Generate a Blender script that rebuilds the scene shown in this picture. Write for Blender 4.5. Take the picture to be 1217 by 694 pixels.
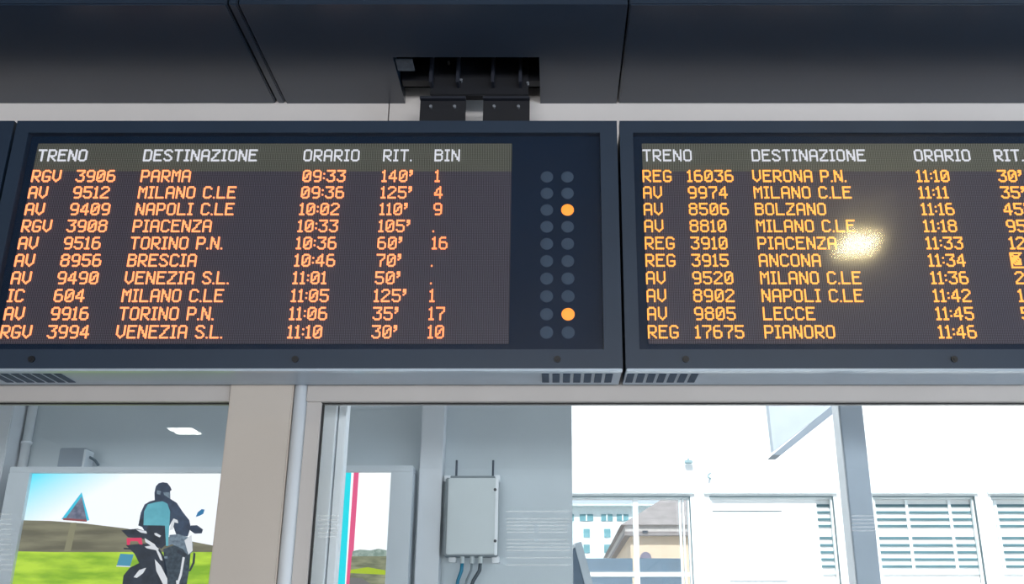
import bpy, bmesh, math, random
from mathutils import Vector, Matrix
for o in list(bpy.data.objects): bpy.data.objects.remove(o)
SC = bpy.context.scene
COL = SC.collection
R = math.radians

# ---------------------------------------------------------------- camera
W, H = 1217, 694
F = 1177.0                      # focal length in pixels
TH = R(20.0)                    # upward pitch
CX, CY = 658.0, 347.0           # principal point
CAMZ = 1.65
CO, SI = math.cos(TH), math.sin(TH)
cam = bpy.data.objects.new('camera', bpy.data.cameras.new('camera'))
COL.objects.link(cam)
cam.location = (0, 0, CAMZ)
cam.rotation_euler = (R(90) + TH, 0, 0)
cam.data.sensor_width = 36.0
cam.data.lens = F / W * 36.0
cam.data.shift_x = -(CX - W / 2) / W
cam.data.clip_end = 500
SC.camera = cam

# ---------------------------------------------------------------- light
SC.view_settings.view_transform = 'Standard'
SC.view_settings.look = 'None'
SC.view_settings.gamma = 1.0
SC.view_settings.use_curve_mapping = False
SC.view_settings.exposure = 0.0
SC.cycles.use_light_tree = False
world = bpy.data.worlds.new('sky'); SC.world = world
world.use_nodes = True
bg = world.node_tree.nodes['Background']
bg.inputs[0].default_value = (0.82, 0.92, 1.0, 1)
bg.inputs[1].default_value = 1.2

def light(name, kind, loc, rot, energy, color, size=None, size_y=None):
    d = bpy.data.lights.new(name, kind); d.energy = energy; d.color = color
    if kind == 'AREA':
        d.shape = 'RECTANGLE'; d.size = size; d.size_y = size_y
    o = bpy.data.objects.new(name, d); COL.objects.link(o)
    o.location = loc; o.rotation_euler = rot
    return o
sun = light('sun', 'SUN', (0, -20, 40), (R(42), 0, R(-12)), 5.5, (1.0, 0.98, 0.95))
sun.data.angle = R(1.0)
# added fill light behind the viewer, kept low out of the reflections
light('rear_fill_light', 'AREA', (1.5, -13.0, 1.6), (R(90), 0, 0), 1750, (1.0, 0.99, 0.98), 16, 2.4)
# added bluish fill light from the right, to brighten the board frames
light('side_fill_light', 'AREA', (9.6, -1.0, 1.5), (R(90), 0, R(90)), 620, (0.72, 0.86, 1.0), 7, 2.2)

# ---------------------------------------------------------------- pixel <-> place
def wx(x, y, D): return (x - CX) * D / (F * CO - (CY - y) * SI)
def wz(y, D):
    v = CY - y
    return CAMZ + D * (F * SI + v * CO) / (F * CO - v * SI)
def P(x, y, D): return Vector((wx(x, y, D), D, wz(y, D)))

# ---------------------------------------------------------------- materials
def lin(c):
    return tuple(((v / 255) / 12.92 if v / 255 <= 0.04045 else ((v / 255 + 0.055) / 1.055) ** 2.4) for v in c) + (1.0,)
MATS = {}
def mat(name, rgb, rough=0.5, metal=0.0, var=0.08, scale=6.0, emit=None, spec=0.5, bump=0.0):
    """painted / metal surface with a soft procedural tone variation"""
    if name in MATS: return MATS[name]
    m = bpy.data.materials.new(name); m.use_nodes = True
    nt = m.node_tree; b = nt.nodes['Principled BSDF']
    c = lin(rgb)
    tc = nt.nodes.new('ShaderNodeTexCoord')
    n = nt.nodes.new('ShaderNodeTexNoise'); n.inputs['Scale'].default_value = scale; n.inputs['Detail'].default_value = 4
    nt.links.new(tc.outputs['Object'], n.inputs['Vector'])
    r = nt.nodes.new('ShaderNodeValToRGB')
    r.color_ramp.elements[0].position = 0.3; r.color_ramp.elements[1].position = 0.7
    r.color_ramp.elements[0].color = tuple(max(0, v * (1 - var)) for v in c[:3]) + (1,)
    r.color_ramp.elements[1].color = tuple(min(1, v * (1 + var)) for v in c[:3]) + (1,)
    nt.links.new(n.outputs['Fac'], r.inputs['Fac'])
    nt.links.new(r.outputs['Color'], b.inputs['Base Color'])
    b.inputs['Roughness'].default_value = rough
    b.inputs['Metallic'].default_value = metal
    b.inputs['Specular IOR Level'].default_value = spec
    if bump:
        bp = nt.nodes.new('ShaderNodeBump'); bp.inputs['Strength'].default_value = bump
        n2 = nt.nodes.new('ShaderNodeTexNoise'); n2.inputs['Scale'].default_value = scale * 30
        nt.links.new(tc.outputs['Object'], n2.inputs['Vector'])
        nt.links.new(n2.outputs['Fac'], bp.inputs['Height'])
        nt.links.new(bp.outputs['Normal'], b.inputs['Normal'])
    MATS[name] = m
    return m
def glow(name, col, strength=1.0, lamp=False):
    if name in MATS: return MATS[name]
    m = bpy.data.materials.new(name); m.use_nodes = True
    if not lamp: m.cycles.emission_sampling = 'NONE'      # many tiny weak lights: found by bounces, not sampled one by one
    nt = m.node_tree; b = nt.nodes['Principled BSDF']
    b.inputs['Base Color'].default_value = (0.02, 0.02, 0.02, 1)
    b.inputs['Emission Color'].default_value = tuple(col[:3]) + (1,)
    b.inputs['Emission Strength'].default_value = strength
    b.inputs['Roughness'].default_value = 0.6
    MATS[name] = m
    return m
def picture(name, rgb, k=1.0, rgb2=None, scale=(1, 1, 1), nscale=8.0, grad=None):
    """lit advert picture colour, optionally mottled between two tones"""
    if name in MATS: return MATS[name]
    m = glow(name, lin(rgb), k)
    if rgb2:
        nt = m.node_tree; b = nt.nodes['Principled BSDF']
        tc = nt.nodes.new('ShaderNodeTexCoord'); mp = nt.nodes.new('ShaderNodeMapping'); mp.inputs['Scale'].default_value = scale
        nt.links.new(tc.outputs['Object'], mp.inputs['Vector'])
        r = nt.nodes.new('ShaderNodeValToRGB')
        r.color_ramp.elements[0].color = lin(rgb); r.color_ramp.elements[1].color = lin(rgb2)
        if grad:
            g = nt.nodes.new('ShaderNodeSeparateXYZ'); nt.links.new(mp.outputs['Vector'], g.inputs[0])
            ad = nt.nodes.new('ShaderNodeMath'); ad.operation = 'SUBTRACT'
            nt.links.new(g.outputs['X'], ad.inputs[0]); nt.links.new(g.outputs['Z'], ad.inputs[1])
            mr = nt.nodes.new('ShaderNodeMapRange')
            mr.inputs['From Min'].default_value, mr.inputs['From Max'].default_value = grad
            nt.links.new(ad.outputs[0], mr.inputs['Value']); nt.links.new(mr.outputs[0], r.inputs['Fac'])
        else:
            r.color_ramp.elements[0].position = 0.35; r.color_ramp.elements[1].position = 0.65
            n = nt.nodes.new('ShaderNodeTexNoise'); n.inputs['Scale'].default_value = nscale; n.inputs['Detail'].default_value = 5
            nt.links.new(mp.outputs['Vector'], n.inputs['Vector']); nt.links.new(n.outputs['Fac'], r.inputs['Fac'])
        nt.links.new(r.outputs['Color'], b.inputs['Emission Color'])
    return m
def glass(name, tint=(1, 1, 1), rough=0.0, base=0.04, haze=0.0):
    m = bpy.data.materials.new(name); m.use_nodes = True
    nt = m.node_tree; nt.nodes.clear()
    out = nt.nodes.new('ShaderNodeOutputMaterial')
    t = nt.nodes.new('ShaderNodeBsdfTransparent'); t.inputs[0].default_value = tuple(tint) + (1,)
    g = nt.nodes.new('ShaderNodeBsdfGlossy'); g.inputs['Roughness'].default_value = rough
    fr = nt.nodes.new('ShaderNodeLayerWeight'); fr.inputs[0].default_value = 0.25
    mr = nt.nodes.new('ShaderNodeMapRange'); mr.inputs['From Min'].default_value = 0.0; mr.inputs['From Max'].default_value = 1.0
    mr.inputs['To Min'].default_value = base; mr.inputs['To Max'].default_value = 0.5
    nt.links.new(fr.outputs['Fresnel'], mr.inputs['Value'])
    mx = nt.nodes.new('ShaderNodeMixShader')
    nt.links.new(mr.outputs[0], mx.inputs[0]); nt.links.new(t.outputs[0], mx.inputs[1]); nt.links.new(g.outputs[0], mx.inputs[2])
    if haze:                                   # second, wider reflection lobe, added as a halo round the mirrored lamp
        g2 = nt.nodes.new('ShaderNodeBsdfGlossy'); g2.inputs['Roughness'].default_value = haze
        m2 = nt.nodes.new('ShaderNodeMixShader'); m2.inputs[0].default_value = 0.35
        nt.links.new(g.outputs[0], m2.inputs[1]); nt.links.new(g2.outputs[0], m2.inputs[2]); nt.links.new(m2.outputs[0], mx.inputs[2])
    nt.links.new(mx.outputs[0], out.inputs[0])
    MATS[name] = m
    return m
def reflection_film(name, alpha):
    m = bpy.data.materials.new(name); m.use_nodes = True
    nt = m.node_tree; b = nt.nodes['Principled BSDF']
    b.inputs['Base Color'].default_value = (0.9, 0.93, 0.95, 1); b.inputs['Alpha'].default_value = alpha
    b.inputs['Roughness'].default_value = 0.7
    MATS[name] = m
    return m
def led_mat(name, rgb_dot, rgb_gap, pitch):
    """grid of small unlit diodes"""
    m = bpy.data.materials.new(name); m.use_nodes = True
    nt = m.node_tree; b = nt.nodes['Principled BSDF']
    tc = nt.nodes.new('ShaderNodeTexCoord')
    sp = nt.nodes.new('ShaderNodeSeparateXYZ'); nt.links.new(tc.outputs['Object'], sp.inputs[0])
    def op(o, a, bb=None):
        k = nt.nodes.new('ShaderNodeMath'); k.operation = o
        for i, v in enumerate((a, bb)):
            if v is None: continue
            if isinstance(v, (int, float)): k.inputs[i].default_value = v
            else: nt.links.new(v, k.inputs[i])
        return k.outputs[0]
    fx = op('SUBTRACT', op('FRACT', op('DIVIDE', sp.outputs['X'], pitch)), 0.5)
    fz = op('SUBTRACT', op('FRACT', op('DIVIDE', sp.outputs['Z'], pitch)), 0.5)
    d = op('SQRT', op('ADD', op('MULTIPLY', fx, fx), op('MULTIPLY', op('MULTIPLY', fz, fz), 0.45)))
    r = nt.nodes.new('ShaderNodeValToRGB')
    r.color_ramp.elements[0].position = 0.2; r.color_ramp.elements[1].position = 0.36
    r.color_ramp.elements[0].color = lin(rgb_dot); r.color_ramp.elements[1].color = lin(rgb_gap)
    nt.links.new(d, r.inputs['Fac']); nt.links.new(r.outputs['Color'], b.inputs['Base Color'])
    b.inputs['Roughness'].default_value = 0.8; b.inputs['Specular IOR Level'].default_value = 0.15
    MATS[name] = m
    return m

# ---------------------------------------------------------------- mesh helpers
class MB:
    """collects shapes, then links them as ONE mesh object"""
    def __init__(self): self.bm = bmesh.new()
    def box(self, x0, x1, y0, y1, z0, z1, bev=0.0):
        g = bmesh.ops.create_cube(self.bm, size=1.0)
        for v in g['verts']:
            v.co = Vector(((x0 + x1) / 2 + v.co.x * (x1 - x0), (y0 + y1) / 2 + v.co.y * (y1 - y0), (z0 + z1) / 2 + v.co.z * (z1 - z0)))
        if bev:
            es = set(e for v in g['verts'] for e in v.link_edges)
            bmesh.ops.bevel(self.bm, geom=list(es), offset=bev, segments=2, affect='EDGES')
        return self
    def prism(self, pts, depth):
        """polygon (list of Vectors) pushed back by depth along +y"""
        a = [self.bm.verts.new(p) for p in pts]
        b = [self.bm.verts.new(Vector(p) + Vector((0, depth, 0))) for p in pts]
        n = len(a)
        self.bm.faces.new(a); self.bm.faces.new(list(reversed(b)))
        for i in range(n):
            self.bm.faces.new((a[i], b[i], b[(i + 1) % n], a[(i + 1) % n]))
        return self
    def hexa(self, p):
        """8 points: front 4 then back 4, same order"""
        v = [self.bm.verts.new(q) for q in p]
        for f in ((0, 1, 2, 3), (7, 6, 5, 4), (0, 4, 5, 1), (1, 5, 6, 2), (2, 6, 7, 3), (3, 7, 4, 0)):
            self.bm.faces.new([v[i] for i in f])
        return self
    def cyl(self, c, r, h, axis='y', seg=24, r2=None):
        m = Matrix.Translation(c) @ {'x': Matrix.Rotation(R(90), 4, 'Y'), 'y': Matrix.Rotation(R(90), 4, 'X'), 'z': Matrix()}[axis]
        bmesh.ops.create_cone(self.bm, cap_ends=True, segments=seg, radius1=r, radius2=r if r2 is None else r2, depth=h, matrix=m)
        return self
    def dome(self, c, r, h, seg=24, rings=5):
        """lens bulging towards -y"""
        last = None
        for i in range(rings + 1):
            t = i / rings * math.pi / 2
            rr, yy = r * math.cos(t), -h * math.sin(t)
            if i == rings: ring = [self.bm.verts.new(Vector(c) + Vector((0, yy, 0)))]
            else: ring = [self.bm.verts.new(Vector(c) + Vector((rr * math.cos(a * 2 * math.pi / seg), yy, rr * math.sin(a * 2 * math.pi / seg)))) for a in range(seg)]
            if last:
                for k in range(seg):
                    if len(ring) == 1: self.bm.faces.new((last[k], last[(k + 1) % seg], ring[0]))
                    else: self.bm.faces.new((last[k], last[(k + 1) % seg], ring[(k + 1) % seg], ring[k]))
            last = ring
        return self
    def tube(self, pts, r, seg=10):
        pts = [Vector(p) for p in pts]; last = None
        for i, p in enumerate(pts):
            d = (pts[min(i + 1, len(pts) - 1)] - pts[max(i - 1, 0)]).normalized()
            a = d.orthogonal().normalized() if last is None else (A - d * A.dot(d)).normalized()
            A = a; b = d.cross(a)
            ring = [self.bm.verts.new(p + (a * math.cos(t) + b * math.sin(t)) * r) for t in [k * 2 * math.pi / seg for k in range(seg)]]
            if last:
                for k in range(seg): self.bm.faces.new((last[k], last[(k + 1) % seg], ring[(k + 1) % seg], ring[k]))
            else: self.bm.faces.new(list(reversed(ring)))
            last = ring
        self.bm.faces.new(last)
        return self
    def build(self, name, m, parent=None, smooth=False):
        bmesh.ops.recalc_face_normals(self.bm, faces=self.bm.faces)
        me = bpy.data.meshes.new(name); self.bm.to_mesh(me); self.bm.free()
        if smooth:
            for p in me.polygons: p.use_smooth = True
        me.materials.append(m)
        o = bpy.data.objects.new(name, me); COL.objects.link(o)
        if parent is not None: put(o, parent)
        return o
def put(o, parent):
    o.parent = parent
    o.matrix_parent_inverse = parent_world(parent).inverted()
def parent_world(p):
    m = Matrix.Translation(p.location) @ p.rotation_euler.to_matrix().to_4x4()
    if p.parent is not None: m = parent_world(p.parent) @ p.matrix_parent_inverse @ m
    return m
def thing(name, label, cat, loc=(0, 0, 0), group=None):
    o = bpy.data.objects.new(name, None); COL.objects.link(o)
    o.location = loc; o.empty_display_size = 0.1
    return tag(o, label, cat, group)
def tag(o, label, cat, group=None):
    o['label'] = label; o['category'] = cat
    if group: o['group'] = group
    return o
def struct(o, label=None):
    o['kind'] = 'structure'
    if label: o['label'] = label
    return o
def pxbox(x0, x1, y0, y1, D, depth, yref=None):
    """bounds of a box whose front face covers pixels x0..x1, y0..y1 at distance D"""
    yr = (y0 + y1) / 2 if yref is None else yref
    return (wx(x0, yr, D), wx(x1, yr, D), D, D + depth, wz(y1, D), wz(y0, D))

# ---------------------------------------------------------------- the hall
GY = 4.315                                    # glass plane
M_cream = mat('cream_paint', (184, 176, 168), 0.5, var=0.03, scale=2)
M_head = mat('grey_beige_metal', (178, 174, 172), 0.4, var=0.03, scale=3)
M_wallwhite = mat('white_wall_paint', (212, 209, 209), 0.7, var=0.03, scale=2)
M_dark = mat('dark_ceiling_metal', (32, 46, 64), 0.28, var=0.08, scale=3, spec=0.9)
M_void = mat('ceiling_void_black', (14, 16, 20), 0.9)
M_floor = mat('pale_stone_floor', (170, 165, 158), 0.4, var=0.1, scale=1.2)
M_plain = mat('hall_plaster', (84, 86, 92), 0.8, var=0.05)
M_alu = mat('pale_aluminium', (216, 222, 228), 0.3, var=0.03)
M_gasket = mat('black_rubber_gasket', (12, 14, 18), 0.6)
M_glass = glass('window_glass', (0.97, 0.99, 1.0), 0.0, 0.03)

struct(MB().box(-10, 10, -14, 4.5, -0.2, 0).build('floor', M_floor))
struct(MB().box(-10, 10, -14, 4.6, 5.6, 5.8).build('ceiling', M_plain))
struct(MB().box(-10.2, -10, -14, 4.5, 0, 5.6).build('wall_left', M_plain))
struct(MB().box(10, 10.2, -14, 4.5, 0, 5.6).build('wall_right', M_plain))
struct(MB().box(-10, 10, -14.2, -14, 0, 5.6).build('wall_back', M_plain))

zh0 = wz(478, 4.29)                          # underside of the window head
ZS = CAMZ + 0.5955 * 4.3                     # underside of the dark soffit
# pale wall strip behind the boards, jointed at one place
xj = wx(462, 134, 4.30)
struct(MB().box(-10, xj - 0.003, 4.30, 4.46, wz(458, 4.30) + 0.02, ZS + 0.09).box(xj + 0.003, 10, 4.30, 4.46, wz(458, 4.30) + 0.02, ZS + 0.09).build('wall_front', M_wallwhite))
struct(MB().box(-10, 10, 4.36, 4.46, ZS + 0.09, 5.6).box(-10, 10, 4.325, 4.34, wz(458, 4.30) + 0.1, ZS + 0.09).build('wall_void', M_void))

# window heads and the column
xc0, xc1 = wx(273.5, 470, 4.27), wx(350, 456, 4.27)
xt1 = wx(365, 460, 4.27)
struct(MB().box(-10, xc0 - 0.002, 4.275, 4.36, zh0, wz(452, 4.275), 0.004).build('trim_head_left', M_head))
struct(MB().box(xt1, 10, 4.275, 4.36, zh0, wz(452, 4.275), 0.004).build('trim_head_right', M_head))
struct(MB().box(xc0, xc1, 4.262, 4.50, 0, 3.0, 0.006).build('column', M_cream), 'wide cream clad column between the two glazed bays')
struct(MB().tube([((xc1 + xt1) / 2, 4.285, 0), ((xc1 + xt1) / 2, 4.285, wz(455, 4.27))], (xt1 - xc1) / 2, 16).build('trim_pole', M_alu, smooth=True))
xg = wx(383, 480, 4.30)
struct(MB().box(xt1 + 0.001, xg, 4.285, 4.36, 0, zh0 + 0.001, 0.004).build('trim_jamb', M_head))

def window(n, x0, x1, z0, z1, stripes):
    w = bpy.data.objects.new('window_%d' % n, None); COL.objects.link(w); w.location = (x0, GY, z0); struct(w)
    MB().box(x0, x1, GY, GY + 0.008, z0, z1).build('glass_pane', M_glass, w)
    g = MB(); t = 0.009
    g.box(x0, x1, GY - 0.012, GY - 0.001, z1 - 0.006, z1); g.box(x0, x0 + t, GY - 0.012, GY - 0.001, z0, z1 - t); g.box(x1 - t, x1, GY - 0.012, GY - 0.001, z0, z1 - t)
    g.build('gasket', M_gasket, w)
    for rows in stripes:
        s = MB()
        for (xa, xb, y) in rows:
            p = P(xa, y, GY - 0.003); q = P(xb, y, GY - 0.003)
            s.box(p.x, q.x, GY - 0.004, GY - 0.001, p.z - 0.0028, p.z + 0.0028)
        s.build('reflection_stripes', reflection_film('painted_reflection', 0.16) if 'painted_reflection' not in MATS else MATS['painted_reflection'], w)  # pale strips painting the louvre reflections onto the pane
    return w
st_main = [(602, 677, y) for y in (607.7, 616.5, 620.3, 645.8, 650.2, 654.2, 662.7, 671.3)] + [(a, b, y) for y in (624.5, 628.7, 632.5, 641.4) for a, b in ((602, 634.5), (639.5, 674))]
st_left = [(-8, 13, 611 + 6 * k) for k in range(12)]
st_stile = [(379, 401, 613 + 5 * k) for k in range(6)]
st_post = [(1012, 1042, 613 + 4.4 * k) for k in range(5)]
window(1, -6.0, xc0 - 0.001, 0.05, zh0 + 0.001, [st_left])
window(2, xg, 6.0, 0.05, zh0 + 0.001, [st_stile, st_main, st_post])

# dark soffit: jointed panels, a notch cut out for the bracket
YB, YF = 4.30, 3.50
nx0, nx1, ny = wx(467, 70, 3.9), wx(641, 80, 3.93), 3.893
sa, sb = wx(329.7, 120, 4.3), wx(340.5, 120, 4.3)
sc_ = wx(733.5, 120, 4.3)
def panel(x0, x1, notch=False):
    m = MB(); T = 0.06; g = 0.004
    x0 += g; x1 -= g
    if not notch: m.box(x0, x1, YF, YB, ZS, ZS + T, 0.006)
    else:
        pts = [(x0, YF), (x1, YF), (x1, YB), (nx1, YB), (nx1, ny), (nx0, ny), (nx0, YB), (x0, YB)]
        a = [m.bm.verts.new((x, y, ZS)) for x, y in pts]; b = [m.bm.verts.new((x, y, ZS + T)) for x, y in pts]
        m.bm.faces.new(a); m.bm.faces.new(b)
        for i in range(len(a)): m.bm.faces.new((a[i], a[(i + 1) % 8], b[(i + 1) % 8], b[i]))
    m.box(x0, x1, YF, YF + 0.05, ZS + T, 5.6)        # the upstand facing the hall
    return m
for x0, x1, n in ((-9.9, sa, False), (sa, sb, False), (sb, sc_, True), (sc_, 9.9, False)):
    struct(panel(x0, x1, n).build('ceiling_panel', M_dark), 'dark metal soffit panel above the departure boards')
struct(MB().box(-9.9, 9.9, YF + 0.06, 4.355, 4.75, 4.8).build('ceiling_void', M_void))

# ---------------------------------------------------------------- dot-matrix font, 8 rows
FONT = {
'A': '.###.|#...#|#...#|#...#|#####|#...#|#...#|#...#', 'B': '####.|#...#|#...#|####.|#...#|#...#|#...#|####.',
'C': '.###.|#...#|#....|#....|#....|#....|#...#|.###.', 'D': '####.|#...#|#...#|#...#|#...#|#...#|#...#|####.',
'E': '#####|#....|#....|####.|#....|#....|#....|#####', 'G': '.###.|#...#|#....|#....|#.###|#...#|#...#|.###.',
'I': '###|.#.|.#.|.#.|.#.|.#.|.#.|###', 'L': '#....|#....|#....|#....|#....|#....|#....|#####',
'M': '#...#|##.##|#.#.#|#.#.#|#...#|#...#|#...#|#...#', 'N': '#...#|##..#|##..#|#.#.#|#.#.#|#..##|#..##|#...#',
'O': '.###.|#...#|#...#|#...#|#...#|#...#|#...#|.###.', 'P': '####.|#...#|#...#|#...#|####.|#....|#....|#....',
'R': '####.|#...#|#...#|#...#|####.|#.#..|#..#.|#...#', 'S': '.###.|#...#|#....|.##..|...#.|....#|#...#|.###.',
'T': '#####|..#..|..#..|..#..|..#..|..#..|..#..|..#..', 'V': '#...#|#...#|#...#|#...#|#...#|#...#|.#.#.|..#..',
'Z': '#####|....#|...#.|..#..|..#..|.#...|#....|#####',
'0': '.###.|#...#|#..##|#.#.#|#.#.#|##..#|#...#|.###.', '1': '.#.|##.|.#.|.#.|.#.|.#.|.#.|###',
'2': '.###.|#...#|....#|...#.|..#..|.#...|#....|#####', '3': '#####|....#|...#.|..##.|....#|....#|#...#|.###.',
'4': '...#.|..##.|.#.#.|.#.#.|#..#.|#####|...#.|...#.', '5': '#####|#....|#....|####.|....#|....#|#...#|.###.',
'6': '.###.|#....|#....|####.|#...#|#...#|#...#|.###.', '7': '#####|....#|....#|...#.|..#..|..#..|..#..|..#..',
'8': '.###.|#...#|#...#|.###.|#...#|#...#|#...#|.###.', '9': '.###.|#...#|#...#|#...#|.####|....#|....#|.###.',
':': '.|.|#|.|.|#|.|.', '.': '.|.|.|.|.|.|.|#', "'": '##|##|.#|#.|..|..|..|..', ' ': '..|..|..|..|..|..|..|..',
}
DB = 4.0                                       # distance of the board fronts
DL = DB + 0.03                                 # distance of the diode panel
PX = 2.03 * DL / (F * CO - (CY - 209) * SI)    # diode pitch across
ROWZ = (wz(209.5, DL) - wz(394.5, DL)) / 9     # pitch of the text lines
PZ = ROWZ / 11.0
def text_mesh(s, x, zc, invert=False):
    """lit diodes of one word group, left edge x, line centre zc"""
    m = MB(); c = 0
    cells = set()
    for ch in s:
        rows = FONT[ch].split('|')
        for j, row in enumerate(rows):
            for i, k in enumerate(row):
                if (k == '#') != invert: cells.add((c + i, j))
        c += len(rows[0]) + 1
    if invert: cells |= {(-1, j) for j in range(8)} | {(i, j) for i in range(-1, c) for j in (-1, 8)}
    for i, j in cells:
        x0 = x + (i + 0.08) * PX; z1 = zc + (3.94 - j) * PZ
        m.box(x0, x0 + 0.84 * PX, DL - 0.006, DL - 0.0002, z1 - 0.88 * PZ, z1)
    # joints that run strokes together on the diagonals
    for i, j in cells:
        for d in (-1, 1):
            if (i + d, j + 1) in cells and (i, j + 1) not in cells and (i + d, j) not in cells:
                xm = x + (i + 0.5 + d * 0.5) * PX; zm = zc + (3.0 - j) * PZ
                m.box(xm - 0.28 * PX, xm + 0.28 * PX, DL - 0.0057, DL - 0.0002, zm - 0.28 * PZ, zm + 0.28 * PZ)
    return m
M_bezel = mat('navy_board_paint', (31, 48, 68), 0.45, var=0.06, scale=4)
M_inset = mat('dark_blue_panel', (6, 32, 56), 0.7, var=0.06, scale=4, spec=0.1)
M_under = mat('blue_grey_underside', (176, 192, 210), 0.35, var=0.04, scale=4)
M_lip = mat('bright_metal_lip', (186, 200, 214), 0.28, metal=0.4, var=0.03)
M_slot = mat('vent_slot_dark', (74, 90, 112), 0.8)
M_screw = mat('black_screw', (12, 16, 24), 0.4)
M_led = led_mat('unlit_diodes', (104, 102, 114), (54, 51, 58), PX)
M_ledh = led_mat('bloom_header_diodes', (128, 130, 120), (72, 75, 62), PX)  # lighter header tone painted in for bloom from the white headings
M_cover = glass('board_cover_glass', (0.98, 0.98, 1.0), 0.085, 0.026, 0.28)
M_lens = mat('unlit_lens', (66, 84, 102), 0.8, var=0.05, spec=0.1)
M_amberL = glow('amber_diode', (2.1, 0.60, 0.205))
M_redL = glow('orange_diode', (2.2, 0.54, 0.17))
M_yelL = glow('yellow_diode', (1.9, 0.70, 0.10))
M_whiteL = glow('white_diode', (0.78, 0.80, 0.84))
M_lampL = glow('amber_lens_lit', (1.6, 0.46, 0.035))

zT, zB = wz(143.5, DB), wz(438.0, DB)
def board(label, X0, X1, headings, lines, cols, lamps, screws, mt, mp, slots, screen=None):
    b = thing('departure_board', label, 'departure board', (X0, DB + 0.12, zB))
    MB().box(X0 + 0.004, X1 - 0.004, DB + 0.045, DB + 0.25, zB + 0.012, zT - 0.004, 0.004).build('housing', M_bezel, b)
    # front frame: four mitred bars round the glass
    l, r, t, bt = 0.060, 0.078, wz(157.5, DB), wz(415, DB)
    f = MB(); y0, y1 = DB, DB + 0.045
    o = [Vector((X0, y0, zT)), Vector((X1, y0, zT)), Vector((X1, y0, zB)), Vector((X0, y0, zB))]
    i = [Vector((X0 + l, y0, t)), Vector((X1 - r, y0, t)), Vector((X1 - r, y0, bt)), Vector((X0 + l, y0, bt))]
    for k in range(4):
        n = (k + 1) % 4
        q = [o[k], o[n], i[n], i[k]]
        f.hexa(q + [p + Vector((0, y1 - y0, 0)) for p in q])
    f.build('front_frame', M_bezel, b)
    MB().box(X0 + l - 0.005, X1 - r + 0.005, DB + 0.036, DB + 0.044, bt - 0.005, t + 0.005).build('backing_panel', M_inset, b)
    MB().box(X0 + l, X1 - r, DB + 0.008, DB + 0.012, bt, t).build('cover_glass', M_cover, b)
    MB().box(X0 + 0.002, X1 - 0.002, DB - 0.008, DB + 0.03, zB - 0.012, zB - 0.001, 0.003).build('bottom_lip', M_lip, b)
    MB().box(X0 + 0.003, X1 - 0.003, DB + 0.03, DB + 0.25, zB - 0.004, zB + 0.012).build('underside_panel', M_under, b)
    for xs in slots:
        MB().box(xs, xs + 0.031, DB + 0.066, DB + 0.205, zB - 0.0065, zB - 0.0035).build('vent_slot', M_slot, b)
    for xs in screws:
        s = MB().cyl((xs, DB - 0.003, wz(427, DB)), 0.014, 0.008).cyl((xs, DB - 0.008, wz(427, DB)), 0.006, 0.004)
        s.build('screw', M_screw, b)
    if screen:
        sx0, sx1 = screen
        zt, zb = wz(170.5, DL), wz(408.5, DL); zm = zt - 19.2 * PZ
        s = MB().box(sx0, sx1, DL, DL + 0.006, zb, zm).build('screen', M_led, b)
        MB().box(sx0, sx1, DL, DL + 0.006, zm + 0.0005, zt).build('header_band', M_ledh, s)
        for k, h in enumerate(headings):
            text_mesh(h, cols['head'][k], wz(185, DL)).build('heading_text', M_whiteL, s)
        names = ('train_category_text', 'train_number_text', 'destination_text', 'time_text', 'delay_text', 'platform_text')
        for j, ln in enumerate(lines):
            zc = wz(209.5, DL) - j * ROWZ
            for k, w in enumerate(ln):
                if not w: continue
                inv = w.startswith('!'); xw = cols['x'][k]
                for word in w.lstrip('!').split(' '):        # each word a piece of its own
                    text_mesh(word, xw, zc, inv).build(names[k], mp if k == 5 else mt, s)
                    xw += (sum(len(FONT[ch].split('|')[0]) + 1 for ch in word) + 3.7) * PX
            for c, lx in enumerate(lamps):
                lit = c == 1 and j in (2, 8)
                L = MB().dome((lx, DB + 0.036, zc), 0.0285, 0.004).build('indicator_lamp', M_lampL if lit else M_lens, b, True)
                if lit: L['label'] = 'lit amber indicator lamp'
    return b
colx = lambda xs, y: [wx(x, y, DL) for x in xs]
BX0, BX1 = wx(20, 147, DB), wx(733, 144, DB)
CX0 = wx(736.2, 144, DB); CX1 = CX0 + (BX1 - BX0)
def slotrow(x): return [x + k * 0.0452 for k in range(7)]
s0 = wx(644, 447, DB + 0.12)
board('long departure board listing Parma first, with two columns of round lamps', BX0, BX1,
      ['TRENO', 'DESTINAZIONE', 'ORARIO', 'RIT.', 'BIN'],
      [('RGV', '3906', 'PARMA', '09:33', "140'", '1'), ('AV', '9512', 'MILANO C.LE', '09:36', "125'", '4'),
       ('AV', '9409', 'NAPOLI C.LE', '10:02', "110'", '9'), ('RGV', '3908', 'PIACENZA', '10:33', "105'", '.'),
       ('AV', '9516', 'TORINO P.N.', '10:36', "60'", '16'), ('AV', '8956', 'BRESCIA', '10:46', "70'", '.'),
       ('AV', '9490', 'VENEZIA S.L.', '11:01', "50'", '.'), ('IC', '604', 'MILANO C.LE', '11:05', "125'", '1'),
       ('AV', '9916', 'TORINO P.N.', '11:06', "35'", '17'), ('RGV', '3994', 'VENEZIA S.L.', '11:10', "30'", '10')],
      {'head': colx((45.5, 171, 361, 455.5, 516.5), 185), 'x': colx((38.5, 91, 168, 360, 454, 517), 209)},
      [wx(650, 209, DB + .03), wx(674.3, 209, DB + .03)],
      [wx(38, 427, DB), wx(351, 427, DB), wx(662.5, 427, DB)], M_amberL, M_redL,
      slotrow(wx(-4, 447, DB + 0.12)) + slotrow(s0), (wx(45.5, 171, DL), wx(608.5, 171, DL)))
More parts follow.
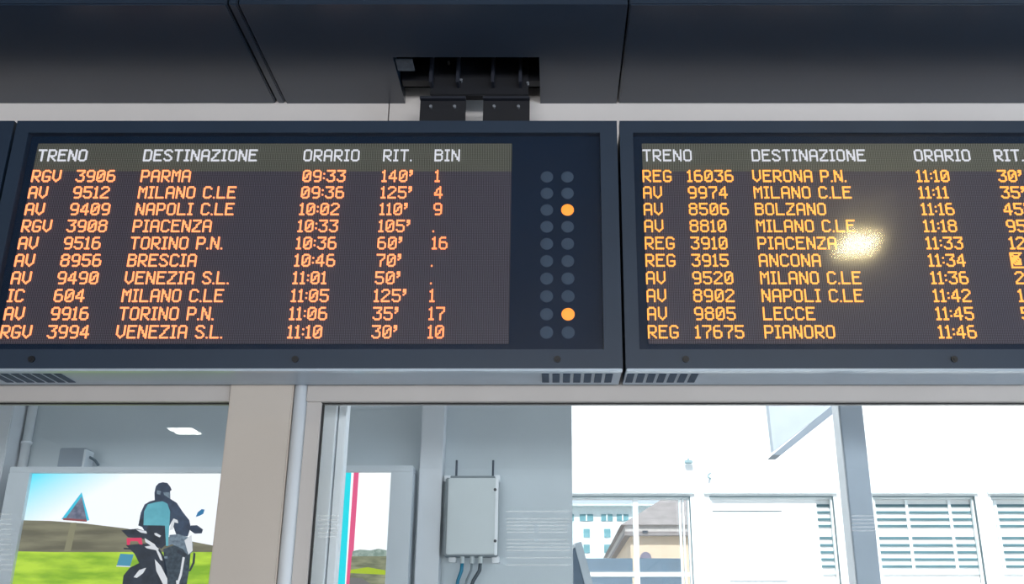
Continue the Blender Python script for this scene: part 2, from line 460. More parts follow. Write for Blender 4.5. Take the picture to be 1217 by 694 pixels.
board('departure board listing Verona first, a bright lamp mirrored in its glass', CX0, CX1,
      ['TRENO', 'DESTINAZIONE', 'ORARIO', 'RIT.'],
      [('REG', '16036', 'VERONA P.N.', '11:10', "30'"), ('AV', '9974', 'MILANO C.LE', '11:11', "35'"),
       ('AV', '8506', 'BOLZANO', '11:16', "45'"), ('AV', '8810', 'MILANO C.LE', '11:18', "95'"),
       ('REG', '3910', 'PIACENZA', '11:33', '12'), ('REG', '3915', 'ANCONA', '11:34', '!2'),
       ('AV', '9520', 'MILANO C.LE', '11:36', '2'), ('AV', '8902', 'NAPOLI C.LE', '11:42', '1'),
       ('AV', '9805', 'LECCE', '11:45', '5'), ('REG', '17675', 'PIANORO', '11:46', '')],
      {'head': colx((763.5, 893, 1086, 1181), 184), 'x': colx((763.5, 816.5, 894, 1089, 1185.5), 209)},
      [], [wx(815, 427, DB), wx(1134, 427, DB)], M_yelL, M_redL,
      slotrow(wx(744.5, 447, DB + 0.12)), (wx(763, 171, DL), wx(763, 171, DL) + (wx(608.5, 171, DL) - wx(45.5, 171, DL))))
board('departure board of which only the right end shows, left of all', BX0 - 0.014 - (BX1 - BX0), BX0 - 0.014, [], [], {}, [], [], M_amberL, M_redL, [],
      (wx(45.5, 171, DL) - 0.014 - (BX1 - BX0), wx(608.5, 171, DL) - 0.014 - (BX1 - BX0)))

# ---------------------------------------------------------------- bracket in the notch
M_steel = mat('black_bracket_steel', (10, 14, 24), 0.5, var=0.1, scale=10)
M_fin = mat('bracket_fin_steel', (26, 31, 44), 0.5, var=0.1)
M_bolt = mat('dull_bolt_zinc', (150, 156, 166), 0.35, metal=0.6)
M_patch = mat('scuffed_grey_plate', (78, 86, 98), 0.7, var=0.25, scale=40)
br = thing('board_bracket', 'black steel bracket in the ceiling notch holding the board below', 'bracket', (wx(563, 143, 4.12), 4.12, zT))
hz = wz(113, 4.10)
MB().box(wx(512, 95, 4.10), wx(628, 95, 4.10), 4.10, 4.15, hz, hz + 0.32, 0.004).build('cross_beam', M_steel, br)
for xf in (511, 543, 585, 618):
    x = wx(xf, 90, 4.02); MB().box(x - 0.007, x + 0.007, 4.045, 4.10, wz(98, 4.05), hz + 0.30).build('fin', M_fin, br)
for xa, xb in ((499, 553.5), (574, 629.5)):
    x0, x1 = wx(xa, 130, 4.09), wx(xb, 130, 4.09)
    pl = MB().box(x0, x1, 4.09, 4.10, zT - 0.002, wz(117, 4.09), 0.003).box(x0, x1, 4.06, 4.09, zT - 0.002, zT + 0.008).build('hanger_plate', M_steel, br)
    MB().box(x0, x1, 4.065, 4.09, wz(120, 4.09), wz(117.5, 4.09)).build('fold', M_fin, pl)
    for fx in (0.24, 0.76):
        xb_ = x0 + (x1 - x0) * fx
        MB().cyl((xb_, 4.084, wz(127.5, 4.09)), 0.008, 0.012, 'y', 6).build('bolt', M_bolt, pl)
x0 = wx(471, 80, 3.95)
MB().box(x0 - 0.003, x0 + 0.075, 3.93, 4.02, ZS + 0.008, ZS + 0.016).build('scuffed_plate', M_patch, br)
MB().box(x0, wx(512, 95, 4.10) + 0.01, 4.12, 4.17, hz + 0.09, hz + 0.18).build('side_arm', M_steel, br)
MB().box(wx(626, 95, 4.10), nx1, 4.12, 4.17, hz + 0.09, hz + 0.18).build('side_arm', M_steel, br)
for px_, py_ in ((532, 75.5), (547, 96.5), (627, 100)):
    p = P(px_, py_, 4.05); MB().cyl((p.x, 4.092, p.z + 0.03), 0.007, 0.016, 'y', 6).build('bolt', M_bolt, br)

# ---------------------------------------------------------------- lamps of the hall
M_lampbody = mat('lamp_housing', (60, 60, 62), 0.5)
fl = thing('floodlight', 'warm rectangular floodlight under the hall ceiling', 'lamp', (2.92, -0.8, 5.6))
LZ = CAMZ + 0.4217 * 8.8
LX = 0.3315 * 8.8
MB().box(LX - 0.24, LX + 0.24, -0.92, -0.82, LZ - 0.15, LZ + 0.15, 0.01).build('lamp_body', M_lampbody, fl)
k = 0.06
MB().prism([Vector((LX - 0.20 - k * .5, -0.82, LZ - 0.11)), Vector((LX + 0.16 - k * .5, -0.82, LZ - 0.11)), Vector((LX + 0.20 + k, -0.82, LZ + 0.09)), Vector((LX - 0.12 + k, -0.82, LZ + 0.11))], 0.012).build('lamp_lens', glow('warm_flood', (1.0, 0.82, 0.40), 80, True), fl)
MB().box(LX - 0.02, LX + 0.02, -0.89, -0.85, LZ + 0.15, 5.6).build('stem', M_lampbody, fl)
cl = thing('ceiling_light', 'square white ceiling light at the far end of the hall', 'ceiling light', (-6.95, -9.8, 5.6))
MB().box(-7.22, -6.68, -10.12, -9.48, 5.57, 5.6).build('frame', M_alu, cl)
MB().box(-7.18, -6.72, -10.08, -9.52, 5.563, 5.57).build('diffuser', glow('white_diffuser', (1, 0.97, 0.9), 22, True), cl)

# ---------------------------------------------------------------- outside, near: grey wall, posts
DW = 6.30
M_greywall = mat('grey_render', (195, 204, 209), 0.7, var=0.03, scale=3)
M_pil = mat('pale_pilaster_paint', (212, 216, 221), 0.6, var=0.03)
M_frame = mat('advert_frame_metal', (208, 215, 221), 0.4, var=0.03)
M_post = mat('grey_steel_post', (168, 180, 192), 0.5, var=0.04)
xw1 = wx(680, 560, DW)
struct(MB().box(-9, xw1, DW, DW + 0.25, 0, 6).build('wall_grey', M_greywall))
struct(MB().box(-30, 30, 4.5, 90, -0.25, -0.02).build('ground', mat('paving', (176, 174, 170), 0.8)))
xa, xb = wx(496.5, 600, 6.15), wx(524, 600, 6.15)
struct(MB().box(xa, xb, 6.15, DW - 0.001, 0, 6, 0.006).build('pilaster', M_pil))
xa, xb = wx(-60, 600, 6.12), wx(2, 560, 6.12)
struct(MB().box(xa, xb, 6.12, DW - 0.001, 0, 6, 0.006).build('pilaster', M_pil))
# pale upright stile seen just inside the right bay
x0, x1 = wx(383.5, 480, 4.62), wx(413, 480, 4.62); xm = x0 + (x1 - x0) * 0.66
M_stile = mat('white_powder_coat', (246, 249, 252), 0.4, var=0.02)
stl = thing('door_stile', 'pale aluminium sliding door edge beside the jamb behind the glass', 'door stile', (x0, 4.62, 0))
MB().box(x0 - 0.02, xm - 0.003, 4.60, 4.70, 0, 3.4, 0.004).build('stile', M_stile, stl)
MB().box(xm + 0.003, x1, 4.62, 4.70, 0, 3.4, 0.004).build('stile', M_stile, stl)
MB().box(xm - 0.003, xm + 0.003, 4.64, 4.70, 0, 3.4).build('seal', mat('grey_seal', (120, 128, 138), 0.6), stl)

# adverts
DA = 6.06
def advert(label, fx0, fx1, ftop, sx0, sx1, stop):
    a = thing('advert_display', label, 'advert display', (wx((fx0 + fx1) / 2, 600, DA), DA + 0.1, 0))
    X0, X1, Z1 = wx(fx0, ftop, DA), wx(fx1, ftop, DA), wz(ftop, DA)
    S0, S1, S2 = wx(sx0, stop, DA + 0.02), wx(sx1, stop, DA + 0.02), wz(stop, DA + 0.02)
    f = MB()
    f.box(X0, S0, DA, DA + 0.20, 0, S2); f.box(S1, X1, DA, DA + 0.20, 0, S2); f.box(X0, X1, DA, DA + 0.20, S2, Z1, 0.004); f.box(S0, S1, DA, DA + 0.20, 0, 0.55)
    f.build('cabinet', M_frame, a)
    return a, S0, S1, S2
def flat(pts, name, m, parent, k):
    d = DA + 0.03 - k * 0.0015
    return MB().prism([P(x, y, d) for x, y in pts], 0.001).build(name, m, parent)
a1, S0, S1, S2 = advert('lit advert display showing a motorcyclist riding through green fields', 12, 276, 554.5, 37.5, 265, 562.5)
ADG = S0 - 1.6 * S2 - 0.02
sky = MB().box(S0, S1, DA + 0.032, DA + 0.05, 0.55, S2).build('picture', picture('ad_sky', (60, 226, 250), 1.1, (252, 253, 255), (1, 1, 1.6), grad=(ADG, ADG + 0.62)), a1)
flat([(16, 618), (60, 619), (100, 622), (150, 628), (200, 638), (262, 650), (262, 900), (-20, 900)], 'pictured_hill', picture('ad_hill', (104, 100, 82), 1.0, (136, 132, 108), (1, 1, 9), 3), sky, 1)
flat([(13, 655), (60, 656), (150, 656), (262, 656), (262, 900), (-20, 900)], 'pictured_field', picture('ad_field', (136, 182, 40), 1.0, (194, 228, 64), (2, 1, 9), 2.2), sky, 2)
flat([(73, 617), (97, 585), (106, 618), (100, 620)], 'pictured_sign_edge', picture('ad_sign_edge', (60, 200, 230)), sky, 2)
flat([(78, 616), (97, 590), (103, 618)], 'pictured_sign', picture('ad_sign', (92, 98, 120), 1, (140, 140, 160), (3, 1, 3), 8), sky, 3)
flat([(75, 615.5), (103, 617.5), (103, 620), (75, 618)], 'pictured_sign_foot', picture('ad_signfoot', (150, 80, 84)), sky, 4)
flat([(84, 621), (91, 621), (84, 655), (76, 655)], 'pictured_sign_post', picture('ad_signpost', (140, 136, 108)), sky, 3)
def z5(pts): return [(130 + a / 5.379, 565 + b / 5.379) for a, b in pts]
bk = picture('ad_dark', (48, 56, 70), 1, (30, 36, 48), (4, 1, 4), 6)
nv = picture('ad_navy', (58, 74, 98), 1, (44, 54, 74), (4, 1, 4), 6)
tl = picture('ad_teal', (104, 184, 198), 1, (92, 168, 184), (3, 1, 3), 6)
wh = picture('ad_white', (225, 226, 230)); gr = picture('ad_grey', (128, 146, 160), 1, (90, 104, 120), (5, 1, 5), 9)
flat(z5([(185, 320), (200, 240), (225, 185), (260, 165), (300, 155), (390, 150), (430, 175), (470, 235), (510, 285), (520, 330), (500, 390), (430, 385), (410, 330), (395, 300), (380, 330), (360, 440), (320, 445), (250, 400), (210, 330)]), 'pictured_rider', nv, sky, 3)
flat(z5([(290, 170), (288, 110), (297, 70), (315, 50), (340, 43), (370, 48), (388, 70), (398, 92), (388, 100), (390, 160), (360, 168), (325, 165)]), 'pictured_helmet', nv, sky, 4)
flat(z5([(345, 108), (385, 108), (390, 150), (350, 125)]), 'pictured_visor', gr, sky, 5)
flat(z5([(218, 318), (222, 230), (245, 185), (290, 172), (340, 165), (370, 180), (388, 230), (385, 285), (375, 450), (362, 450), (355, 320)]), 'pictured_vest', tl, sky, 5)
flat(z5([(75, 350), (180, 340), (230, 355), (250, 320), (360, 318), (362, 440), (330, 470), (300, 440), (215, 405), (120, 395)]), 'pictured_tail', bk, sky, 4)
flat(z5([(110, 400), (205, 398), (212, 442), (192, 440), (180, 420), (135, 420), (128, 445), (112, 445)]), 'pictured_tail_light', picture('ad_pink', (226, 60, 100)), sky, 6)
flat(z5([(105, 445), (300, 430), (350, 520), (370, 620), (360, 720), (80, 720), (90, 640), (130, 590), (190, 560), (160, 500)]), 'pictured_wheel', bk, sky, 4)
flat(z5([(70, 500), (155, 505), (130, 585), (45, 580)]), 'pictured_plate', picture('ad_plate', (74, 150, 178)), sky, 6)
flat(z5([(345, 470), (430, 440), (520, 480), (510, 600), (490, 720), (360, 720)]), 'pictured_engine', picture('ad_engine', (40, 50, 62), 1, (66, 80, 92), (6, 1, 6), 9), sky, 4)
flat(z5([(385, 380), (440, 375), (520, 400), (535, 440), (530, 490), (500, 510), (470, 470), (400, 440), (375, 450)]), 'pictured_fuel_tank', gr, sky, 5)
flat(z5([(480, 415), (525, 380), (532, 480), (505, 505)]), 'pictured_fairing', wh, sky, 6)
flat(z5([(520, 320), (560, 318), (598, 345), (590, 370), (545, 372), (515, 350)]), 'pictured_hand_guard', nv, sky, 5)
flat(z5([(552, 265), (565, 235), (590, 215), (608, 218), (600, 245), (575, 258)]), 'pictured_mirror', picture('ad_mirror', (38, 120, 170)), sky, 5)
flat(z5([(225, 400), (290, 440), (330, 510), (340, 545), (325, 540), (295, 470), (230, 425)]), 'pictured_trim', wh, sky, 6)
flat(z5([(290, 535), (330, 580), (370, 660), (370, 700), (345, 700), (300, 610)]), 'pictured_exhaust', wh, sky, 6)
flat(z5([(155, 650), (190, 605), (235, 590), (215, 625), (175, 655)]), 'pictured_fender_glint', wh, sky, 6)
flat(z5([(385, 350), (395, 300), (410, 275), (435, 285), (440, 305), (415, 300), (405, 345)]), 'pictured_windscreen', wh, sky, 6)
flat(z5([(170, 345), (235, 355), (240, 372), (200, 365)]), 'pictured_seat_glint', wh, sky, 6)
flat(z5([(538, 490), (550, 500), (545, 560), (520, 610), (505, 615), (530, 560)]), 'pictured_lever', bk, sky, 5)

flat(z5([(45, 575), (135, 580), (133, 586), (43, 582)]), 'pictured_plate_edge', wh, sky, 7)
flat(z5([(90, 462), (190, 468), (186, 478), (92, 472)]), 'pictured_indicator', bk, sky, 5)
flat(z5([(468, 520), (482, 525), (462, 640), (440, 700), (430, 695), (452, 620)]), 'pictured_fork', wh, sky, 6)
flat(z5([(425, 672), (448, 668), (446, 694), (428, 694)]), 'pictured_footrest', wh, sky, 7)
flat(z5([(440, 470), (500, 505), (482, 520), (430, 490)]), 'pictured_tank_shade', bk, sky, 6)
flat(z5([(225, 455), (285, 445), (318, 470), (300, 478), (240, 466)]), 'pictured_tail_glint', wh, sky, 6)
flat(z5([(285, 370), (300, 368), (330, 385), (322, 396), (295, 384)]), 'pictured_pannier_glint', wh, sky, 6)
flat(z5([(305, 95), (330, 100), (325, 125), (304, 118)]), 'pictured_helmet_mark', gr, sky, 5)
flat(z5([(350, 518), (372, 516), (372, 532), (352, 532)]), 'pictured_bracket', gr, sky, 6)
flat(z5([(192, 285), (215, 275), (212, 322), (185, 318)]), 'pictured_elbow', bk, sky, 4)

a2, S0, S1, S2 = advert('lit advert display edged in cyan and pink showing a pale sky', 381, 491, 553, 400, 465.5, 561.5)
sky = MB().box(S0, S1, DA + 0.032, DA + 0.05, 0.55, S2).build('picture', picture('ad_pale_sky', (255, 255, 255), 1.15), a2)
flat([(400, 561.5), (417.5, 561.5), (408.5, 720), (388, 720)], 'pictured_cyan_stripe', picture('ad_cyan', (20, 226, 240)), sky, 1)
flat([(420.5, 561.5), (426.5, 561.5), (416, 720), (409.5, 720)], 'pictured_pink_stripe', picture('ad_hotpink', (238, 92, 140)), sky, 1)
flat([(419, 655), (428, 653), (440, 654), (450, 652), (459.5, 654), (459, 664), (418, 664)], 'pictured_trees', picture('ad_trees', (128, 150, 138), 1, (170, 186, 176), (9, 1, 9), 5), sky, 2)
flat([(418, 661), (459.5, 661), (458, 720), (413, 720)], 'pictured_meadow', picture('ad_meadow', (112, 118, 92), 1, (160, 162, 130), (2, 1, 10), 5), sky, 3)
flat([(417, 677), (437, 674), (459, 678), (459, 683), (416, 681)], 'pictured_grass_strip', picture('ad_limegrass', (176, 200, 40)), sky, 4)
flat([(416, 686), (430, 687), (458, 705), (458, 720), (413, 720)], 'pictured_road', picture('ad_road', (120, 118, 116)), sky, 4)

# conduits and a small box above the first advert
M_pipe = mat('white_plastic_pipe', (226, 230, 234), 0.35, var=0.02)
for xp, r, lab in ((36, 0.028, 'thick white conduit on the grey wall above the motorcycle advert'), (26.5, 0.014, 'thin white conduit beside the thick one on the grey wall')):
    p = P(xp, 485, 6.24)
    c = thing('conduit', lab, 'conduit', (p.x, 6.24, wz(556, 6.24)))
    MB().tube([(p.x, DW - r, wz(556, 6.24)), (p.x, DW - r, 4.6)], r, 14).build('tube', M_pipe, c, True)
    MB().tube([(p.x, DW - r, wz(527, 6.24)), (p.x, DW - r, wz(524, 6.24))], r * 1.25, 14).build('collar', M_pipe, c, True)
sb = thing('junction_box', 'small grey junction box standing on the motorcycle advert cabinet', 'junction box', P(85, 553, 6.1))
zz = wz(554.5, DA)
MB().box(wx(69, 545, 6.1), wx(100, 545, 6.1), 6.1, 6.2, zz, wz(532, 6.1), 0.006).build('case', mat('grey_plastic', (146, 156, 166), 0.5), sb)
MB().box(wx(98.5, 545, 6.09), wx(101, 545, 6.09), 6.09, 6.2, zz + 0.004, wz(534, 6.09)).build('lid_edge', M_frame, sb)
MB().tube([P(101, 543, 6.15), P(107, 543.5, 6.15), P(113, 547, 6.15), P(117, 553, 6.15)], 0.008).build('cable', mat('grey_cable', (96, 110, 120), 0.5), sb, True)

# grey control box on the wall
DE = 6.10
M_ebox = mat('light_grey_enclosure', (196, 204, 206), 0.45, var=0.02)
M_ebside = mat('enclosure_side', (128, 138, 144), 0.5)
eb = thing('control_box', 'grey wall-mounted control box with two aerials and cables', 'control box', P(560, 665, DE))
x0, x1, _, _, z0, z1 = pxbox(527.5, 591, 567, 660, DE, 0.2)
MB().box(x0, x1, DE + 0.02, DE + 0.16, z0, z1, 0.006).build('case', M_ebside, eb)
MB().box(x0 + 0.02, x1 - 0.008, DE, DE + 0.022, z0 + 0.006, z1 - 0.004, 0.006).build('door', M_ebox, eb)
MB().box(x1 - 0.014, x1 + 0.004, DE - 0.004, DE + 0.03, z0 + 0.002, z1 - 0.002, 0.003).build('door_edge', M_pipe, eb)
MB().box(x0 + 0.03, x1 - 0.02, DE + 0.01, DE + 0.15, z1 - 0.002, z1 + 0.010, 0.003).build('top_rim', M_ebside, eb)
for yy in (582, 643):
    MB().cyl((wx(588.5, yy, DE), DE - 0.004, wz(yy, DE)), 0.009, 0.012).build('lock', mat('dark_lock', (40, 46, 54), 0.4), eb)
for xx, yy in ((530, 566.5), (589, 566), (536, 663), (588, 664)):
    p = P(xx, yy, DE + 0.05)
    MB().box(p.x - 0.022, p.x + 0.022, DE + 0.13, DE + 0.2, p.z - 0.018, p.z + 0.022, 0.004).cyl((p.x, DE + 0.128, p.z), 0.008, 0.006).build('mounting_foot', M_pipe, eb)
for xx in (542.5, 586):
    MB().cyl((wx(xx, 560, DE + .08), DE + 0.08, (z1 + wz(547, DE + .08)) / 2), 0.007, wz(547, DE + .08) - z1, 'z', 10).build('aerial', mat('dark_aerial', (70, 80, 92), 0.5), eb)
for xx, m_, en in ((549.5, ('teal_cable', (24, 118, 148)), 541), (561, ('thin_grey_cable', (120, 132, 138)), 550), (571, ('dark_cable', (64, 76, 84)), 556)):
    p = P(xx, 664, DE + .08)
    MB().cyl((p.x, DE + .08, z0 - 0.02), 0.014, 0.04, 'z', 12).build('cable_gland', M_ebox, eb)
    MB().tube([(p.x, DE + .08, z0 - 0.03), P(xx - 1, 678, DE + .08), P((xx + en) / 2 - 1, 690, DE + .09), P(en, 710, DE + .1), P(en - 6, 760, DE + .1)], 0.007 if xx == 561 else 0.011).build('cable', mat(m_[0], m_[1], 0.45), eb, True)

# steel post with sloping brace
DP = 5.6
x0, x1 = wx(998.5, 490, DP), wx(1025.5, 490, DP)
po = thing('steel_post', 'grey steel post standing outside the right glazed bay', 'post', ((x0 + x1) / 2, DP, 0))
MB().box(x0, x1, DP, DP + 0.16, 0, 4.6, 0.004).build('upright', M_post, po)
MB().box(x0 - 0.006, x0 - 0.0005, DP + 0.01, DP + 0.14, 0, 4.6, 0.002).build('lit_side', M_pipe, po)  # thin white sheet painting the post's side face as if lit
bc = thing('canopy_brace', 'white canopy gusset with sloping grey underside beside the steel post', 'brace', (wx(1011, 490, 7.45), 7.45, 0))
d = 7.4
pA, pB, pC = P(904, 400, d), P(919.5, 536, d), P(1018, 460, d)
MB().prism([pA, pB, pC, P(1022, 400, d)], 0.10).build('gusset_plate', mat('white_gusset', (196, 206, 216), 0.6), bc)
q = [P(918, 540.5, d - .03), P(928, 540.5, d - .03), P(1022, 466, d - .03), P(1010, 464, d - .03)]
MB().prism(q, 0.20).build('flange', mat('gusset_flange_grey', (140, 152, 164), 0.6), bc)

MB().box(wx(1001.5, 490, 7.45), wx(1021.5, 490, 7.45), 7.385, 7.56, 0, P(1010, 400, 7.4).z).build('leg', M_post, bc)
# leaning grey rail end
rl = thing('stair_stringer', 'leaning grey steel stringer at the foot of the bright opening', 'stringer', P(695, 694, 7.0) * 1)
d = 7.0
q = [P(682.5, 646, d), P(691, 643.5, d), P(717, 740, d), P(707, 740, d)]
MB().hexa(q + [p + Vector((-0.03, 0.35, 0)) for p in q]).build('stringer', mat('stringer_grey', (176, 184, 190), 0.5), rl)
q = [P(681, 652, d + .01), P(684, 650, d + .01), P(708, 740, d + .01), P(682, 740, d + .01)]
MB().prism(q, 0.3).build('web', mat('stringer_dark', (92, 108, 124), 0.6), rl)

# ---------------------------------------------------------------- outside, far: white station building
DF = 14.0
M_fac = mat('white_facade', (244, 246, 247), 0.8, var=0.02, scale=0.6)
M_led_ = mat('facade_ledge', (206, 214, 216), 0.7)
M_wline = mat('dark_window_line', (84, 104, 110), 0.5)
ztop, zb_ = wz(589.5, DF), wz(720, DF) - 0.6
ops = [(672, 820), (843, 990), (1037, 1158), (1177, 1310)]
X = [(wx(a, 590, DF), wx(b, 590, DF)) for a, b in ops]
f = MB(); f.box(-20, 25, DF, DF + 0.4, ztop, 9)
edges = [-20] + [v for ab in X for v in ab] + [25]
for k in range(0, len(edges), 2): f.box(edges[k], edges[k + 1], DF, DF + 0.4, zb_, ztop)
f.box(-20, 25, DF, DF + 0.4, 0, zb_)
struct(f.build('wall_facade', M_fac), 'sunlit white station building across the platform')
for (a, b), (p, q_) in zip(((670, 825), (836, 994), (1030, 1161), (1173, 1320)), X):
    struct(MB().box(wx(a, 586, DF), wx(b, 586, DF), DF - 0.04, DF, wz(587, DF), wz(584.5, DF)).build('trim_ledge', M_led_))
M_whiteframe = mat('white_window_frame', (240, 246, 248), 0.5, var=0.01)
def winframe(n, p, q_):
    w = bpy.data.objects.new('window_%d' % n, None); COL.objects.link(w); w.location = (p, DF, zb_); struct(w)
    t = 0.012
    MB().box(p, q_, DF - 0.01, DF + 0.02, ztop - t, ztop).box(q_ - t, q_, DF - 0.01, DF + 0.02, zb_, ztop - t).build('frame_line', M_wline, w)
    t2 = 0.035
    MB().box(p, q_, DF + 0.03, DF + 0.1, ztop - t2, ztop - 0.012).box(q_ - t2, q_ - 0.013, DF + 0.03, DF + 0.1, zb_, ztop - t2).box(p, p + t2, DF + 0.03, DF + 0.1, zb_, ztop - t2).build('frame', M_whiteframe, w)
    return w
W3, W4, W5, W6 = [winframe(3 + i, p, q_) for i, (p, q_) in enumerate(X)]
# window 3: mullions, rail and pane, distant houses behind it
w = W3
xm = wx(756, 620, DF)
MB().box(xm - 0.035, xm + 0.035, DF + 0.05, DF + 0.12, zb_, ztop - 0.03).build('mullion', M_whiteframe, w)
xm = wx(815, 640, DF)
MB().box(xm - 0.07, xm - 0.045, DF + 0.05, DF + 0.12, zb_, ztop - 0.03).box(xm - 0.02, xm, DF + 0.05, DF + 0.12, zb_, ztop - 0.03).build('mullion', M_whiteframe, w)
MB().box(X[0][0], X[0][1], DF + 0.14, DF + 0.18, wz(684, DF), wz(679.5, DF)).build('rail', M_whiteframe, w)
MB().box(X[0][0], X[0][1], DF + 0.2, DF + 0.206, zb_, ztop).build('glass_pane', glass('pale_far_glass', (0.97, 0.99, 1.0), 0.02, 0.05), w)
# window 4: closed white shutter, louvres at its right end
M_shut = mat('white_shutter', (240, 242, 242), 0.7, var=0.02)
M_teal = mat('teal_louvre', (82, 116, 124), 0.4, var=0.12, scale=5)
w = W4
xs = wx(971.5, 600, DF)
MB().box(X[1][0] + 0.035, xs, DF + 0.06, DF + 0.10, zb_, ztop - 0.03).build('shutter', M_shut, w)
MB().box(wx(844, 606, DF), wx(930, 606, DF), DF + 0.050, DF + 0.061, wz(607, DF), wz(606.3, DF)).box(wx(868, 690, DF), wx(938, 690, DF), DF + 0.05, DF + 0.061, wz(690.6, DF), wz(690, DF)).build('shutter_seam', M_wline, w)
ys = [599.5, 607.7, 616, 624, 638.4, 647, 655.3, 664, 672.3]
def louvre(label, x0, x1, mull, base):
    t = thing('louvre_blind', label, 'louvre blind', ((x0 + x1) / 2, DF + 0.08, base), 'louvre blinds of the white building')
    MB().box(x0, x1, DF + 0.115, DF + 0.125, zb_ + 0.01, ztop - 0.035).build('backing', M_shut, t)
    for y in ys:
        z = wz(y, DF)
        MB().box(x0, x1, DF + 0.10, DF + 0.113, z - 0.017, z + 0.017).build('slat', M_teal, t)
    for xm in mull: MB().box(xm - 0.02, xm + 0.02, DF + 0.085, DF + 0.10, base, ztop - 0.04).build('upright', M_whiteframe, t)
    MB().box(x0, x1, DF + 0.09, DF + 0.12, base - 0.012, base + 0.004).build('bottom_bar', M_led_, t)
zl = wz(681, DF)
louvre('narrow strip of teal louvres at the right end of the white shutter', xs + 0.003, X[1][1] - 0.037, [], zl)
louvre('wide teal louvre blind just right of the grey steel post', X[2][0] + 0.036, X[2][1] - 0.037, [wx(1080, 600, DF), wx(1131, 600, DF)], zl)
louvre('teal louvre blind cut off by the right edge of the view', X[3][0] + 0.036, X[3][1] - 0.037, [wx(1186, 600, DF)], zl)
for i in (1, 2, 3):                                   # room behind the shutters closed off
    struct(MB().box(X[i][0], X[i][1], DF + 0.2, DF + 0.25, zb_, ztop).build('wall_behind_shutter', M_shut))
# small fittings on the facade
c = thing('security_camera', 'small grey camera fixed high on the white building', 'camera', P(818, 549, DF))
p = P(818, 550, DF)
MB().box(p.x - 0.06, p.x + 0.05, DF - 0.09, DF - 0.03, p.z - 0.02, p.z + 0.025, 0.008).build('body', mat('camera_grey', (150, 176, 182), 0.5), c)
MB().box(p.x - 0.01, p.x + 0.01, DF - 0.05, DF, p.z + 0.01, p.z + 0.055).build('arm', mat('camera_grey', (150, 176, 182), 0.5), c)
h = thing('wall_hook', 'tiny grey hook on the white building above the shuttered window', 'hook', P(843, 565, DF))
MB().tube([P(845, 562, DF - .05), P(842, 564, DF - .06), P(841.5, 567, DF - .06), P(844, 568.5, DF - .03)], 0.012).build('hook', mat('camera_grey', (150, 176, 182), 0.5), h)
# balustrade beyond the first opening
bl = thing('balustrade', 'dark blue glass balustrade inside the bright first opening', 'balustrade', P(755, 690, 18))
M_bal = mat('blue_balustrade_glass', (168, 188, 206), 0.4, var=0.1, scale=2)
for a, b, y0, y1 in ((660, 752, 663.5, 679), (760, 812, 663.5, 679), (660, 752, 686, 730), (760, 812, 686, 730)):
    x0, x1, ya, yb, z0, z1 = pxbox(a, b, y0, y1, 18, 0.05); MB().box(x0, x1, ya, yb, z0, z1).build('panel', M_bal, bl)
x0, x1, ya, yb, z0, z1 = pxbox(655, 815, 679, 686, 18, 0.06); MB().box(x0, x1, ya - .02, yb, z0, z1).build('rail', M_whiteframe, bl)
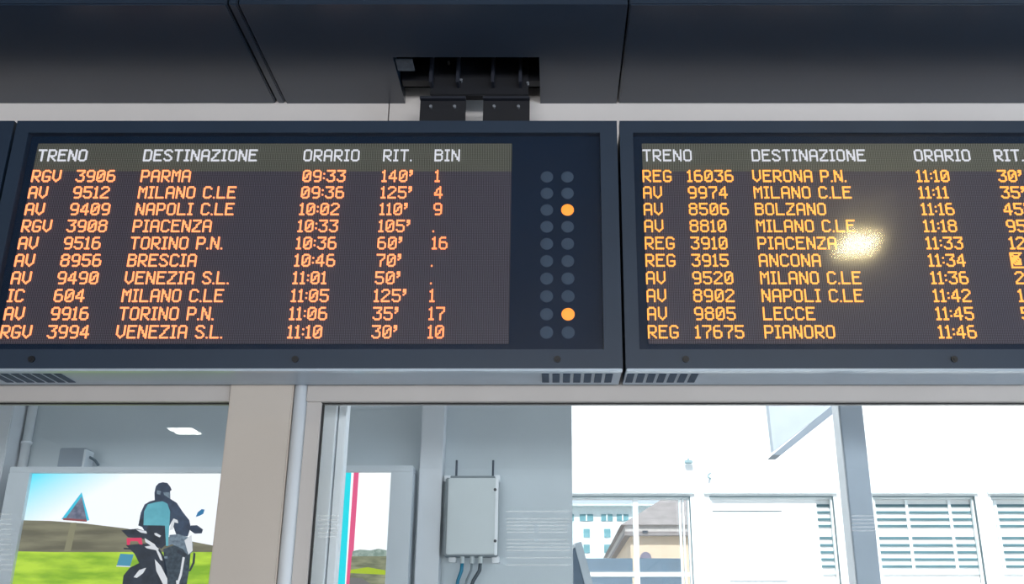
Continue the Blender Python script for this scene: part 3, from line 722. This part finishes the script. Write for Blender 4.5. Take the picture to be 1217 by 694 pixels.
# white hotel
DH = 70
ho = thing('hotel_block', 'white block with teal windows seen through the first opening', 'building', P(720, 690, DH))
x0, x1, ya, yb, z0, z1 = pxbox(640, 772, 601, 760, DH, 6); MB().box(x0, x1, ya, yb, 0, z1).build('wall', mat('hotel_white', (226, 236, 238), 0.8), ho)
x0, x1, ya, yb, z0, z1 = pxbox(636, 776, 598.5, 601, DH - .6, 6); MB().box(x0, x1, ya, yb, z0, z1).build('parapet', mat('hotel_grey', (206, 220, 222), 0.8), ho)
M_tw = mat('teal_window', (112, 158, 166), 0.3, var=0.15, scale=1)
for a, b, y0, y1 in [(689, 705, 611, 619), (714.5, 728, 611, 619), (733, 747, 611, 619), (666, 682, 611, 619)] + [(q, q + 7.5, y0, y0 + 10) for q in (693.5, 718, 741) for y0 in (628.5, 647)]:
    x0, x1, ya, yb, z0, z1 = pxbox(a, b, y0, y1, DH - .05, .2); fr_ = MB().box(x0, x1, ya, yb, z0, z1).build('window', M_tw, ho)
    if b - a > 10: MB().box((x0 + x1) / 2 - .04, (x0 + x1) / 2 + .04, ya - .03, yb, z0, z1).build('sash', M_whiteframe, fr_)
# beige house with a hipped roof
DG = 46
be = thing('beige_house', 'beige house with brown hipped roof and arched window', 'building', P(790, 690, DG))
x0, z1 = wx(749, 634, DG), wz(634, DG); x1 = wx(830, 634, DG)
MB().box(x0, x1, DG, DG + 16, 0, z1).build('wall', mat('beige_render', (214, 190, 164), 0.8, var=0.04, scale=1), be)
zc1 = wz(625, DG)
MB().box(x0 - .25, x1 + .3, DG - .3, DG + 16.3, z1, zc1).build('cornice', mat('pale_cornice', (196, 188, 184), 0.8), be)
MB().box(x0 - .28, x1 + .3, DG - .34, DG + 16.3, z1 - .12, z1 + .05).build('cornice_shade', mat('cornice_shade_brown', (140, 132, 130), 0.8), be)  # dark strip paints the shade line under the cornice
m = MB(); e = .45; ap = wz(594, DG + 5)
base = [Vector((x0 - e, DG - e, zc1)), Vector((x1 + e, DG - e, zc1)), Vector((x1 + e, DG + 16 + e, zc1)), Vector((x0 - e, DG + 16 + e, zc1))]
top = [Vector((x0 + 2.2, DG + 4.5, ap)), Vector((x1 + e, DG + 4.5, ap + .9)), Vector((x1 + e, DG + 12, ap + .9)), Vector((x0 + 2.2, DG + 12, ap))]
m.hexa(base + top).build('roof', mat('brown_roof_tiles', (150, 142, 140), 0.8, var=0.12, scale=2), be)
ca = P(767.5, 664, DG - .03); rr = 6 / (F * CO) * DG
m = MB(); pts = [Vector((ca.x + rr * math.cos(a), DG - .06, ca.z + .05 + rr * math.sin(a))) for a in [k * math.pi / 12 for k in range(13)]] + [Vector((ca.x - rr, DG - .06, ca.z - 1.2)), Vector((ca.x + rr, DG - .06, ca.z - 1.2))]
m.prism(pts, .2).build('arched_window', mat('plum_grey_window', (120, 112, 128), 0.4), be)
x0, x1, ya, yb, z0, z1 = pxbox(763, 769, 631.5, 634, DG - .1, .2); MB().box(x0, x1, ya - .3, yb, z0, z1).build('sign_plate', mat('dark_plate', (70, 76, 84), 0.5), be)
